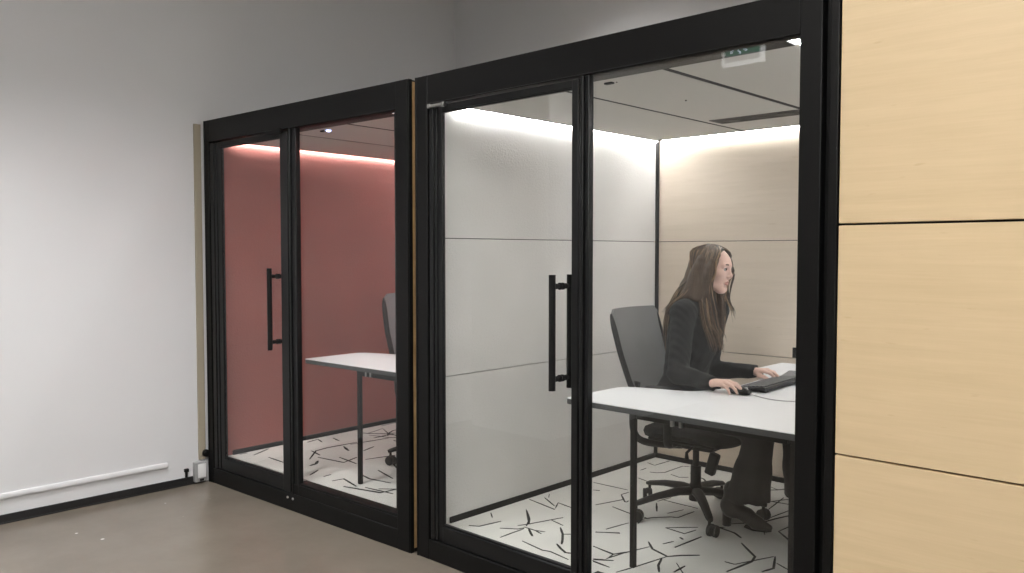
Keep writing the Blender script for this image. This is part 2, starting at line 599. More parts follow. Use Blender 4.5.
tr(590, 470, 5.563, .006, [(20, 70), (210, 112)], [(18, 112), (55, 115)], [(30, 195), (185, 165), (200, 180), (215, 172)], [(172, 138), (215, 125)], [(125, 205), (215, 240), (330, 272)], [(88, 330), (215, 295)], [(30, 347), (165, 350)], [(265, 300), (290, 275), (350, 265), (450, 262), (490, 265), (530, 250), (580, 232)], [(430, 242), (520, 222)], [(375, 175), (450, 155)], [(400, 165), (600, 215)], [(420, 322), (525, 355), (590, 335)], [(420, 322), (600, 320)], [(405, 412), (465, 398)], [(20, 425), (125, 470), (215, 455)], [(90, 495), (180, 465), (330, 428)], [(145, 570), (250, 540), (430, 482)], [(15, 505), (110, 543)], [(18, 495), (130, 505)])
tr(590, 470, 5.563, .010, [(175, 140), (195, 180)], [(370, 185), (372, 232)], [(500, 375), (520, 388)], [(470, 432), (620, 372)], [(325, 400), (348, 440), (430, 482), (510, 476), (610, 475)], [(400, 490), (380, 530), (385, 570)], [(465, 570), (528, 535)])
tr(590, 420, 8.533, .006, [(410, 495), (490, 525)], [(490, 365), (550, 388)], [(550, 388), (680, 350)], [(430, 430), (480, 412)], [(510, 445), (570, 452), (640, 448), (790, 395), (850, 400)], [(690, 465), (760, 490), (840, 490)])
tr(590, 380, 2.97, .010, [(360, 430), (430, 455), (450, 470)], [(450, 485), (490, 525), (480, 540), (405, 570)], [(550, 525), (545, 560), (510, 570)], [(560, 450), (590, 475), (605, 487)])
tr(590, 380, 2.97, .006, [(370, 435), (400, 440)], [(520, 415), (600, 385)], [(530, 385), (575, 350)], [(560, 450), (605, 430)], [(430, 548), (545, 525)], [(555, 545), (590, 565)], [(400, 540), (430, 548)])


def ribbon(mb, pts, w, z, mi):
    P = [Vector((p[0], p[1], 0)) for p in pts]
    n = len(P)
    vs = []
    for i, p in enumerate(P):
        t = (P[min(i + 1, n - 1)] - P[max(i - 1, 0)]).normalized()
        s = Vector((-t.y, t.x, 0))
        ww = w * (0.55 if i in (0, n - 1) else 1.0)
        for q, zz in ((p - s * ww, z - 0.001), (p - s * ww * .8, z + 0.002), (p + s * ww * .8, z + 0.002), (p + s * ww, z - 0.001)):
            vs.append((q.x, q.y, zz))
    fs = []
    for i in range(n - 1):
        for k in range(3):
            fs.append((i * 4 + k, i * 4 + k + 1, (i + 1) * 4 + k + 1, (i + 1) * 4 + k))
    mb.add(vs, fs, mi)


def carpet_lines(mb, x0, x1, y0, y1, z, traced, seed, extra):
    rd = random.Random(seed)
    inside = lambda p: x0 + .02 < p[0] < x1 - .02 and y0 + .02 < p[1] < y1 - .02
    pts_all = []
    for pl, w in traced:
        fine = []
        for a, b in zip(pl, pl[1:]):
            for t in (0, .5):
                fine.append((a[0] + (b[0] - a[0]) * t, a[1] + (b[1] - a[1]) * t))
        fine.append(pl[-1])
        fine = [p for p in fine if inside(p)]
        if len(fine) > 1:
            ribbon(mb, fine, w * .62, z, 1)
            pts_all += fine
    for _ in range(extra):
        p = (rd.uniform(x0, x1), rd.uniform(y0, y1))
        if traced and any((p[0] - q[0]) ** 2 + (p[1] - q[1]) ** 2 < .16 ** 2 for q in pts_all[:len(pts_all)]):
            continue
        a = rd.uniform(0, 2 * PI)
        pl = [p]
        for s in range(rd.randint(2, 5)):
            l = rd.uniform(.07, .18)
            a += rd.gauss(0, .35)
            p = (p[0] + l * math.cos(a), p[1] + l * math.sin(a))
            if not inside(p):
                break
            pl.append(p)
        if len(pl) < 2:
            continue
        ribbon(mb, pl, rd.choice((.0045, .0055, .008)), z, 1)
        if len(pl) > 2:
            q = pl[rd.randint(1, len(pl) - 2)]
            a2 = a + rd.choice((-1, 1)) * rd.uniform(.8, 1.3)
            br = [q]
            for s in range(2):
                l = rd.uniform(.06, .14)
                q = (q[0] + l * math.cos(a2), q[1] + l * math.sin(a2))
                if inside(q):
                    br.append(q)
                a2 += rd.gauss(0, .2)
            if len(br) > 1:
                ribbon(mb, br, .003, z, 1)


PH, HB = 2.346, 2.206       # pod height, header underside
YBK = 1.96                  # inner back wall
SEAM = (0.887, 1.570)


def make_pod(loc, rz, W, pl, st, mu, gr, xl, fz, raft_x, felt, lining, traced, seed, extra, hx, sensor_lit, gap=.002, post_r=(.575, .775, 0), lip=.055):
    """pl: left post width, st: (glass left, glass right) of the door, mu: (door edge, mullion left, mullion right), gr: fixed glass right edge"""
    root = empty('office_pod', loc, rz)
    xr = W - 0.165
    D = 2.045
    B, G = M['black'], M['black_gloss']
    # front frame ------------------------------------------------
    MB().box(0, pl, 0, .055, 0, PH).box(.0, .03, .05, .13, .02, PH - .02).box(0, .012, -.004, .004, 0, PH).build('post', B, root, bevel=.003)
    q = gr + (W - gr) * post_r[0]
    q2 = gr + (W - gr) * post_r[1]
    MB().box(gr, q, 0, .055, 0, PH).box(q, q2, .035, .055, 0, PH - .02).box(q2, W, post_r[2], lip, 0, PH).build('post', B, root, bevel=.003)
    MB().box(pl, gr, .001, .055, HB, PH).box(pl, gr, -.003, .02, HB, HB + .006).box(.04, raft_x[1], .05, .132, HB, PH - .01).build('header', B, root, bevel=.003)
    MB().box(pl, gr, .001, .13, 0, .10).box(mu[1], gr, .004, .13, .10, .16).box(mu[2] - .01, gr, .010, .05, .158, .172).build('sill', B, root, bevel=.003)
    MB().box(mu[1], mu[1] + .016, .0, .036, .10, HB).box(mu[1] + .016, mu[2] - .012, .010, .036, .10, HB).box(mu[2] - .024, mu[2] - .010, .004, .036, .10, HB).build('mullion', G, root, bevel=.003)
    # door -------------------------------------------------------
    dl, dr = pl + .01, mu[0]
    m = MB()
    c1 = dl + (st[0] - dl) * .34
    c2 = dl + (st[0] - dl) * .58
    m.box(dl, c1, .004, .036, .105, HB - .008)
    m.box(c1 + .004, st[0] - .004, .016, .036, .105, HB - .008)
    m.box(c1, c2, .010, .034, .105, HB - .01)
    m.box(st[1], dr, .006, .036, .105, HB - .008)
    m.box(st[0] - .002, st[1] + .002, .010, .036, 2.166, HB - .008)
    m.box(st[0] - .002, st[1] + .002, .014, .034, 2.160, 2.168)
    m.box(st[0] - .002, st[1] + .002, .010, .036, .105, .180)
    m.box(st[0] - .002, st[1] + .002, .016, .034, .178, .190)
    door = m.build('door', G, root, bevel=.0025)
    MB().box(st[0] - .006, st[1] + .006, .022, .030, .184, 2.168).build('door_glass', M['glass'], door)
    for sy in (-1, 1):
        yb = .026 + sy * .058
        h = MB()
        h.tube([(hx, yb, .928), (hx, yb, .9285), (hx, yb, 1.4075), (hx, yb, 1.408)], [.0125, .0145, .0145, .0125], 20)
        for z in (.975, 1.360):
            h.cyl((hx, yb, z), (hx, .026 + sy * .006, z), .008, 14)
            h.cyl((hx, .026 + sy * .036, z), (hx, .026 + sy * .026, z), .0115, 16)
            h.cyl((hx, .026 + sy * .012, z), (hx, .026 + sy * .004, z), .0150, 18)
        h.build('handle', M['black_plastic'], door)
    if not sensor_lit:
        MB().box(pl + .008, pl + .128, -.008, .012, 2.188, 2.203).box(pl + .012, pl + .03, -.011, .0, 2.185, 2.206).box(pl + .11, pl + .128, -.012, .0, 2.182, 2.204).build('pivot_hinge', M['chrome'], root, bevel=.002)['label'] = 'silver pivot hinge'
    else:
        m = MB()
        m.prism([(.60, 2.196), (.72, 2.2), (.88, 2.215), (.88, 2.185), (.72, 2.182)], -.016, .004)
        m.v = [(x, z, y) for x, y, z in m.v]
        m.f = [tuple(reversed(f)) for f in m.f]
        m.build('door_closer', B, root, bevel=.002)
        for bx in (mu[0] - .02, mu[1] + .015):
            MB().ball((bx, -.003, .075), (.008, .006, .008), 10).build('sill_screw', M['chrome'], root)
    MB().box(mu[2] - .018, gr + .008, .022, .030, .166, HB + .004).build('fixed_glass', M['glass'], root)
    # shell -------------------------------------------------------
    ext = M['wood_side']
    for jx in ((.022, xl), (xr if sensor_lit else xr + .024, W - .03)):
        MB().box(*jx, .05, .099, .02, HB + .02).build('jamb', B, root)
    MB().box(.006, xl - .022, .10, D, .02, PH - .01).build('side_wall', ext, root)
    MB().box(xr + .022, W - .003, .10, D, .02, PH - .01).box(W - .028, W - .003, lip + .001, .10, .02, PH - .01).build('side_wall', ext, root)
    MB().box(xl - .03, xr + .03, YBK + .022, D, .02, PH - .01).build('back_wall', ext, root)
    MB().box(xl - .03, xr + .03, .13, D, 2.315, PH - .01).build('roof', M['dark'], root)
    MB().box(xl - .02, xr + .02, .10, YBK + .02, .012, fz - .02).build('base', B, root)
    zs = [(fz, SEAM[0] - gap), (SEAM[0] + gap, SEAM[1] - gap), (SEAM[1] + gap, 2.31)]
    for z0, z1 in zs:
        MB().box(xl - .02, xl, .10, YBK, z0, z1).build('acoustic_panel', felt, root, bevel=gap * .7)
        MB().box(xr, xr + .02, .10, YBK, z0, z1).build('acoustic_panel', felt, root, bevel=gap * .7)
        MB().box(xl, xr, YBK, YBK + .02, z0, z1).build('back_panel', lining, root, bevel=gap * .7)
    for bx in ((xl - .022, xl - .02, .10, YBK), (xr + .02, xr + .022, .10, YBK), (xl, xr, YBK + .02, YBK + .022)):
        MB().box(*bx, fz, 2.31).build('panel_backing', M['dark'], root)
    MB().box(xl, xl + .011, .13, YBK, fz, fz + .03).box(xl, xr, YBK - .011, YBK, fz, fz + .03).box(xr - .011, xr, .13, YBK, fz, fz + .03).build('skirting', B, root, bevel=.001)
    for cx0 in (xl, xr - .019):
        MB().box(cx0, cx0 + .019, YBK - .019, YBK, fz + .03, 2.235).build('corner_trim', B, root, bevel=.002)
    c = MB().box(xl, xr, .10, YBK, fz - .02, fz)
    carpet_lines(c, xl, xr, .13, YBK, fz, traced, seed, extra)
    c.build('carpet', [M['carpet'], M['crack']], root)
    # ceiling raft -----------------------------------------------
    zc, zt = 2.214, 2.236
    e0, e1, A, Bx = raft_x
    yb = 1.865
    for a, b_ in ((e0, A - .012), (A + .012, Bx - .016), (Bx + .016, e1)):
        MB().box(a, b_, .132, yb, zc, zt).build('ceiling_panel', M['raft'], root, bevel=.002)
    MB().box(e0 - .002, e1, .131, yb + .003, zt - .004, zt + .004).build('raft_backing', M['dark'], root)
    for jc, jw in ((A, .012), (Bx, .016)):
        MB().box(jc - jw, jc + jw, .133, yb - .002, zc + .002, zt).build('joint_strip', M['dark'], root)
    MB().box(e0 - .008, e0, .131, yb + .008, zc - .004, zt).box(e0, e1, yb, yb + .008, zc - .004, zt).build('raft_edge', M['vent'], root)
    zl = 2.2165
    MB().box(xl + .004, xl + .016, .15, YBK - .02, zl, zl + .01).build('led_strip', M['led'], root)
    MB().box(xl + .05, xr - .03, YBK - .018, YBK - .006, zl, zl + .01).build('led_strip', M['led'], root)
    MB().box(xr - .035, xr - .028, .058, YBK - .04, zl, zl + .01).build('led_strip', M['led'], root)
    # vent with three fans ----------------------------------------
    vx = A + .055
    v = MB()
    v.box(vx, vx + .50, 1.388, 1.40, zc - .004, zc).box(vx, vx + .50, 1.515, 1.53, zc - .004, zc)
    v.box(vx, vx + .012, 1.40, 1.515, zc - .004, zc).box(vx + .488, vx + .50, 1.40, 1.515, zc - .004, zc)
    v.box(vx, vx + .50, 1.40, 1.515, zc - .0015, zc)
    for k in range(9):
        y = 1.414 + k * .0105
        v.box(vx + .01, vx + .49, y, y + .0035, zc - .004, zc - .001)
    vg = v.build('vent_grille', M['vent'], root)
    for k in range(3):
        cx = vx + .10 + k * .15
        MB().cyl((cx, 1.4575, zc - .0055), (cx, 1.4575, zc - .0035), .046, 28).build('fan', M['black_plastic'], vg)
    sx, sy = A + .26, .215
    MB().box(sx - .02, sx + .02, sy - .011, sy + .011, zc - .008, zc).build('motion_sensor', M['black_plastic'], root, bevel=.002)
    if sensor_lit:
        MB().ball((sx + .035, sy + .01, zc - .003), (.016, .016, .008), 14).build('indicator_light', M['led_cool'], root)
    else:
        MB().ball((sx + .03, sy + .012, zc - .001), .004, 8).build('sensor_dot', M['vent'], root)
        MB().ball((1.028, .783, zc - .001), .005, 8).build('sensor_dot', M['vent'], root)
    return root


RX, RY = -3.104, 2.595
tr_local = [([tuple(on_z(x, y, .15)[:2] - np.array((RX, RY))) for x, y in pl], w) for pl, w in TRACED]
pod = make_pod((RX, RY, 0), 0, 2.060, .087, (.180, .975), (1.008, 1.022, 1.074), 1.932, .094, .15, (.146, 1.857, .746, 1.315), M['felt_grey'], M['wood_in'], tr_local, 3, 45, .905, False)
tag(pod, 'black framed glass office pod with grey and maple interior where the woman works', 'office pod', 'glazed office pods')
so = MB().box(1.032, 1.115, YBK - .012, YBK, .892, .952).build('power_socket', M['black_plastic'], pod, bevel=.003)
for ox_ in (1.045, 1.08):
    MB().box(ox_, ox_ + .02, YBK - .014, YBK - .011, .91, .934).build('outlet', M['dark'], so)

LZ = math.radians(2.3)
TRACED = []
tr(0, 350, 2.327, .0115, [(625, 250), (660, 262)], [(590, 245), (625, 230)], [(715, 215), (740, 208), (750, 215)], [(720, 255), (735, 235), (760, 228), (830, 215)], [(740, 250), (800, 262), (830, 250)], [(725, 235), (745, 245)], [(775, 205), (790, 212)], [(790, 250), (830, 265)], [(845, 235), (870, 225)], [(850, 255), (920, 245)], [(735, 300), (770, 290)], [(745, 310), (800, 300), (830, 318)], [(880, 280), (915, 300)], [(850, 320), (915, 335)], [(840, 290), (860, 300), (910, 310)], [(900, 260), (920, 268)], [(870, 205), (915, 195)], [(740, 280), (720, 292)], [(610, 270), (655, 275)], [(540, 246), (575, 240)])
tr(0, 350, 2.327, .018, [(800, 318), (850, 340), (920, 325)], [(850, 345), (885, 355), (880, 340)], [(720, 270), (735, 265), (740, 258)], [(800, 225), (812, 235)])


def to_local(x, y):
    p = on_z(x, y, .163)[:2] - np.array((LPX, LPY))
    return (p[0] * math.cos(LZ) + p[1] * math.sin(LZ), -p[0] * math.sin(LZ) + p[1] * math.cos(LZ))


LPX, LPY = -5.105, 2.503
tr_red = [([to_local(x, y) for x, y in pl], w) for pl, w in TRACED]
pod_red = make_pod((LPX, LPY, 0), LZ, 1.968, .056, (.182, .848), (.922, .94, 1.018), 1.868, .068, .163, (.120, 1.764, .723, 1.28), M['felt_red'], M['felt_red'], tr_red, 11, 60, .785, True, .0003, (.9, .96, .0), .024)
tag(pod_red, 'black framed glass office pod with salmon red walls beside the white wall', 'office pod', 'glazed office pods')

# wood clad pod to the right, flush with the glazed front
wp = empty('wood_pod', (-1.041, 2.600, 0))
tag(wp, 'blond maple clad pod wall right of the glazed pod, three stacked panels', 'pod')
MB().box(.004, 1.7, .022, 2.0, .02, 2.33).build('body', M['dark'], wp)
for z0, z1 in ((.03, .853), (.859, 1.585), (1.592, 2.335)):
    MB().box(.002, 1.7, 0, .022, z0, z1).build('cladding_panel', M['wood'], wp, bevel=.0015)
# ------------------------------------------------------------------ furniture
def rounded(poly, rads, n=6):
    out = []
    N_ = len(poly)
    for i in range(N_):
        p = np.array(poly[i], float); a = np.array(poly[i - 1], float); b = np.array(poly[(i + 1) % N_], float)
        r = rads[i]
        if r <= 0:
            out.append(tuple(p)); continue
        u = (a - p) / np.linalg.norm(a - p); v = (b - p) / np.linalg.norm(b - p)
        s, e = p + u * r, p + v * r
        for k in range(n + 1):
            t = k / n
            out.append(tuple((1 - t) ** 2 * s + 2 * t * (1 - t) * p + t * t * e))
    return out


def make_desk(parent_loc, rz, ox, oy, zfloor, leg_xy, w=1.095, depth=1.76):
    c, s = math.cos(rz), math.sin(rz)
    root = empty('desk', (parent_loc[0] + ox * c - oy * s, parent_loc[1] + ox * s + oy * c, zfloor), rz)
    zt = .86 - zfloor
    curve = catmull([(.19, 1.43), (.30, 1.28), (.375, 1.08), (.395, .88), (.375, .67), (.31, .530), (.17, .483), (.085, .456), (.035, .432)], 30)
    outl = [(w, 0), (w, depth), (.176, depth), (.176, 1.46)] + [tuple(p) for p in curve] + [(.012, .408), (.002, .38), (0, .34), (0, .02), (.006, .006), (.02, 0)]
    t = MB()
    t.prism(outl, zt - .003, zt, 0, 0)
    t.build('desktop', M['desk_top'], root)
    e = MB().prism(outl, zt - .026, zt - .003, 0, 0)
    e.build('edge_band', M['desk_edge'], root)
    for (x, y) in leg_xy:
        MB().box(x - .0115, x + .0115, y - .0115, y + .0115, 0, zt - .026).box(x - .0105, x + .0105, y - .0105, y + .0105, -.001, .004).build('leg', M['black'], root, bevel=.003)
    l0, l1, l2 = leg_xy[0], leg_xy[1], leg_xy[2]
    f = MB()
    f.box(l0[0] + .019, l1[0] - .019, l0[1] - .012, l0[1] + .012, zt - .066, zt - .026)
    f.box(l1[0] - .012, l1[0] + .012, l0[1] + .019, l2[1] - .019, zt - .066, zt - .026)
    f.build('frame_rail', M['black'], root, bevel=.002)
    for hx_ in (.50, .54):
        MB().box(hx_, hx_ + .014, .06, .075, zt - .065, zt - .026).build('cable_hook', M['plastic_grey'], root, bevel=.002)
    return root


desk = make_desk((RX, RY), 0, .80, .18, .15, [(.293, .105), (1.0, .105), (1.0, 1.56), (.48, 1.56)])
tag(desk, 'white L-shaped desk on black legs where the woman types', 'desk', 'white pod desks')
desk_b = make_desk((LPX, LPY), LZ, .815, .18, .163, [(.436, .075), (.86, .075), (.86, 1.52), (.48, 1.52)], w=.98, depth=1.73)
tag(desk_b, 'white desk on black legs inside the salmon red pod', 'desk', 'white pod desks')


def make_chair():
    root = empty('office_chair', (0, 0, 0))
    # five star base
    hub = MB()
    hub.cyl((0, 0, .075), (0, 0, .15), .034, 24).cyl((0, 0, .15), (0, 0, .165), .034, 24, r2=.028)
    hub.build('hub', M['black_plastic'], root, bevel=.003)
    for k in range(5):
        a = math.radians(20 + 72 * k)
        d = Vector((math.cos(a), math.sin(a), 0)); s = Vector((-math.sin(a), math.cos(a), 0))
        m = MB()
        pts = [d * .02 + Vector((0, 0, .125)), d * .10 + Vector((0, 0, .128)), d * .22 + Vector((0, 0, .113)), d * .33 + Vector((0, 0, .088)), d * .352 + Vector((0, 0, .082))]
        m.tube(pts, [.031, .028, .023, .019, .013], 12, flat=(.72, 1.0))
        m.cyl(d * .335 + Vector((0, 0, .05)), d * .335 + Vector((0, 0, .085)), .008, 12)
        m.build('base_arm', M['black_plastic'], root)
        off = -.018
        c = d * .335 + s * off * 0
        cm = MB()
        ax = Vector((math.cos(a + .9), math.sin(a + .9), 0))
        cm.cyl(c + ax * .005 + Vector((0, 0, .029)) + s * .016, c + ax * .024 + Vector((0, 0, .029)) + s * .016, .029, 22)
        cm.cyl(c - ax * .005 + Vector((0, 0, .029)) + s * .016, c - ax * .024 + Vector((0, 0, .029)) + s * .016, .029, 22)
        cm.ball(c + Vector((0, 0, .045)) + s * .012, (.02, .02, .017), 12)
        cm.build('caster', M['rubber'], root, bevel=.003)
    g = MB().cyl((0, 0, .15), (0, 0, .255), .027, 24).cyl((0, 0, .255), (0, 0, .36), .0165, 20)
    g.build('gas_lift', M['black_plastic'], root, bevel=.002)
    # mechanism under the seat
    m = MB()
    m.box(-.14, .13, -.085, .085, .352, .392).box(-.20, .17, -.15, .15, .385, .405)
    m.build('seat_mechanism', M['black_plastic'], root, bevel=.012, segs=3)
    lv = MB()
    lv.tube([(.03, -.09, .375), (.05, -.2, .365), (.075, -.245, .34)], [.007, .007, .012], 10)
    lv.build('lever', M['black_plastic'], root)
    pd = MB().box(-.024, .024, -.02, .02, -.055, .055, mtx=Matrix.Translation((.19, -.205, .335)) @ Matrix.Rotation(.28, 4, 'Y'))
    pd.build('tilt_handle', M['black_plastic'], root, bevel=.01, segs=3)
    # seat cushion: a rounded slab with a waterfall front
    nu, nv = 26, 26
    vs, fs = [], []

    def sr(u, v):   # superellipse mapping to a rounded square
        x, y = u, v
        k = 1 - .16 * (x * x) * (y * y)
        return x * k, y * k
    for side in (1, -1):
        for i in range(nu):
            for j in range(nv):
                u, v = -1 + 2 * i / (nu - 1), -1 + 2 * j / (nv - 1)
                x, y = sr(u, v)
                rim = max(abs(u), abs(v))
                th = math.sqrt(max(0, 1 - rim ** 6))
                z = .437 + side * (.036 * th) + .012 * (abs(y) ** 2) - .03 * max(0, x - .35) ** 2 * 2
                vs.append((.015 + x * .245, y * .245, z))
    o = nu * nv
    for i in range(nu - 1):
        for j in range(nv - 1):
            a, b_, c_, d_ = i * nv + j, (i + 1) * nv + j, (i + 1) * nv + j + 1, i * nv + j + 1
            fs += [(a, b_, c_, d_), (o + a, o + d_, o + c_, o + b_)]
    st = MB().add(vs, fs, 0, True)
    b = st.build('seat', M['seat_fabric'], root)
    # backrest: mesh shell in a slim frame, origin at its pivot
    px, pz = -.245, .50
    prof = [(-.235, .53), (-.262, .60), (-.29, .67), (-.318, .76), (-.348, .86), (-.378, .96), (-.405, 1.055)]
    rows = catmull([(p[0], 0, p[1]) for p in prof], 24)
    nc = 18
    half = []
    for i, p in enumerate(rows):
        t = i / 23
        w = .19 + .045 * min(1, t * 1.6)
        if t > .93:
            w -= .03 * ((t - .93) / .07) ** 2
        if t < .08:
            w -= .02 * ((.08 - t) / .08) ** 2
        half.append(w)
    vs, fs = [], []
    for side in (0, 1):
        for p, w in zip(rows, half):
            for j in range(nc):
                v = -1 + 2 * j / (nc - 1)
                cx_ = p[0] - .035 * (1 - v * v) + .006 - side * .012
                vs.append((cx_ - px, v * w, p[2] - pz))
    o = len(rows) * nc
    for i in range(len(rows) - 1):
        for j in range(nc - 1):
            a = i * nc + j
            fs += [(a, a + 1, a + nc + 1, a + nc), (o + a, o + a + nc, o + a + nc + 1, o + a + 1)]
    rim = [j for j in range(nc)] + [i * nc + nc - 1 for i in range(1, len(rows))] + [(len(rows) - 1) * nc + j for j in range(nc - 2, -1, -1)] + [i * nc for i in range(len(rows) - 2, 0, -1)]
    for k in range(len(rim)):
        a, c_ = rim[k], rim[(k + 1) % len(rim)]
        fs.append((c_, a, o + a, o + c_))
    back = MB().add(vs, fs, 0, True).build('backrest', M['mesh_fabric'], root, loc=(px + .03, 0, pz))
    for sy in (-1, 1):
        fr = MB()
        fr.tube([(p[0] - px - .002, sy * w, p[2] - pz) for p, w in list(zip(rows, half))[:-1]], [.0125] * 20 + [.011, .009, .006], 12, flat=(1.3, .75))
        fr.build('back_frame', M['black_plastic'], back)
    sp = MB()
    for sy in (-1, 1):
        pts = catmull([(-.262, sy * .15, .68), (-.277, sy * .15, .58), (-.290, sy * .145, .48), (-.28, sy * .14, .405), (-.235, sy * .13, .37), (-.14, sy * .11, .365), (-.04, sy * .08, .37)], 22)
        sp.tube(pts, .019, 12, flat=(.6, 1.1), up=(0, 1, 0))
    sp.tube(catmull([(-.274, -.15, .60), (-.297, 0, .60), (-.274, .15, .60)], 9), .016, 10)
    sp.build('spine_bracket', M['black_plastic'], root)
    for sy in (-1, 1):
        ar = MB()
        ar.tube(catmull([(-.02, sy * .20, .395), (-.02, sy * .255, .40), (-.015, sy * .272, .45), (-.015, sy * .272, .56), (-.015, sy * .272, .672)], 16), .017, 12, flat=(.7, 1.3))
        a = ar.build('armrest', M['black_plastic'], root)
        MB().box(-.13, .05, sy * .272 - .036, sy * .272 + .036, .668, .690).build('arm_pad', M['black_plastic'], a, bevel=.012, segs=3)
    return root


chair = make_chair()
chair.location = (-2.19, 3.69, .15)
chair.rotation_euler = (0, 0, math.radians(4))
tag(chair, 'grey office chair with high mesh back carrying the seated woman', 'chair', 'office chairs in the pods')
chair_b = copy_tree(chair)
lx, ly = 1.24, .93
chair_b.location = (LPX + lx * math.cos(LZ) - ly * math.sin(LZ), LPY + lx * math.sin(LZ) + ly * math.cos(LZ), .163)
chair_b.rotation_euler = (0, 0, math.radians(0))
for ch in chair_b.children:
    if ch.name.startswith('backrest'):
        ch.rotation_euler = (0, math.radians(7), 0)
tag(chair_b, 'empty office chair at the desk in the red pod, half hidden by the post', 'chair', 'office chairs in the pods')

# keyboard ------------------------------------------------------
KB_A = math.radians(2)
kb = empty('keyboard', (-1.785, 3.695, .86), KB_A)
tag(kb, 'black computer keyboard under the left hand of the woman', 'keyboard')
m = MB()
m.prism([(-.068, 0.004), (.068, .010), (.068, .024), (.06, .026), (-.064, .014), (-.068, .011)], -.225, .225)
m.v = [(x, z, y) for x, y, z in m.v]
m.f = [tuple(reversed(f)) for f in m.f]
m.box(.03, .06, -.2, -.17, 0, .012).box(.03, .06, .17, .2, 0, .012).box(-.06, -.04, -.2, -.18, 0, .006).box(-.06, -.04, .18, .2, 0, .006)
m.build('keyboard_body', M['key_base'], kb, bevel=.002)
slope = (.026 - .014) / .124
for r_ in range(6):
    x = -.052 + r_ * .0198
    z = .0145 + (x + .064) * slope
    n = [9, 15, 15, 15, 15, 16][r_]
    widths = [1.0] * n
    if r_ == 0:
        widths = [1.3, 1.1, 1.1, 5.6, 1.1, 1.1, 1.3, 1.2, 1.2]
    tot = sum(widths)
    y = .215
    for q in widths:
        wv = .43 * q / tot
        MB().box(x - .0085, x + .0085, y - wv + .0014, y - .0014, z, z + .006).build('key', M['key'], kb, bevel=.0015, segs=1) if r_ in (0, 1, 2, 3, 4, 5) else None
        y -= wv

# mouse ---------------------------------------------------------
MA = math.radians(-8)
MPX, MPY = -1.790, 3.388
mo = empty('computer_mouse', (MPX, MPY, .86), MA)
tag(mo, 'black wired mouse under the right hand of the woman', 'mouse')
smooth = [ell((0, 0, .010), (.058, .032, .024), .01), ell((-.012, 0, .014), (.042, .03, .023), .012), slab((0, 0, .0025), (0, 0, -1), .004)]
V, Q = sdf_surface(smooth, .0025)
MB().add(V.tolist(), Q.tolist(), 0, True).build('shell', M['black_plastic'], mo)
MB().cyl((.034, -.004, .025), (.034, .004, .025), .010, 16).build('scroll_wheel', M['plastic_grey'], mo)
end = catmull([(.056, 0, .008), (.10, -.002, .003), (.17, -.02, .0028), (.24, -.005, .0028), (.30, .05, .0028), (.37, .11, .0028), (.42, .20, .0028)], 40)
MB().tube(end, .0022, 8).build('cord', M['plastic_grey'], mo)

# monitor: its panel stands behind the post, its base plate shows at the end of the keyboard
M['plate'] = mat('dark_grey_metal', (92, 93, 95), 0.45)
mn = empty('monitor', (-1.60, 4.10, .86), math.radians(14))
tag(mn, 'computer monitor on a grey base plate behind the pod post', 'monitor')
MB().box(-.29, .07, -.10, .13, 0, .016).build('base_plate', M['plate'], mn, bevel=.004)
MB().box(.02, .06, -.03, .03, .012, .30).build('stand_neck', M['key'], mn, bevel=.006)
sc = MB().box(-.005, .025, -.27, .27, .12, .45).build('display', M['black_plastic'], mn, bevel=.005)
M['screen'] = emit('screen_light', (.82, .9, 1.0), 2.2)
MB().box(-.0065, -.005, -.26, .26, .135, .44).build('screen', M['screen'], sc)
# ------------------------------------------------------------------ the woman
V3 = lambda *p: np.array(p, float)
PB = (-2.22, 3.72, .15)
person = empty('person', PB)
tag(person, 'long-haired woman in a black suit seated typing at the white desk', 'person')

HC = V3(-2.122, 3.722, 1.417)
hh, hp = math.radians(6), math.radians(7)
fv = V3(math.cos(hh) * math.cos(hp), math.sin(hh) * math.cos(hp), -math.sin(hp))
lv_ = V3(-math.sin(hh), math.cos(hh), 0)
uv = np.cross(fv, lv_)
RH = np.stack([fv, lv_, uv], 1)
HS = .96


def hd(x, y, z):
    return HC + HS * (RH @ V3(x, y, z))


def hell(c, r, k, op='u'):
    return ell(hd(*c), np.array(r) * HS, k * HS, op, RH)


def hcone(a, b, ra, rb, k, op='u'):
    return cone(hd(*a), hd(*b), ra * HS, rb * HS, k * HS, op)


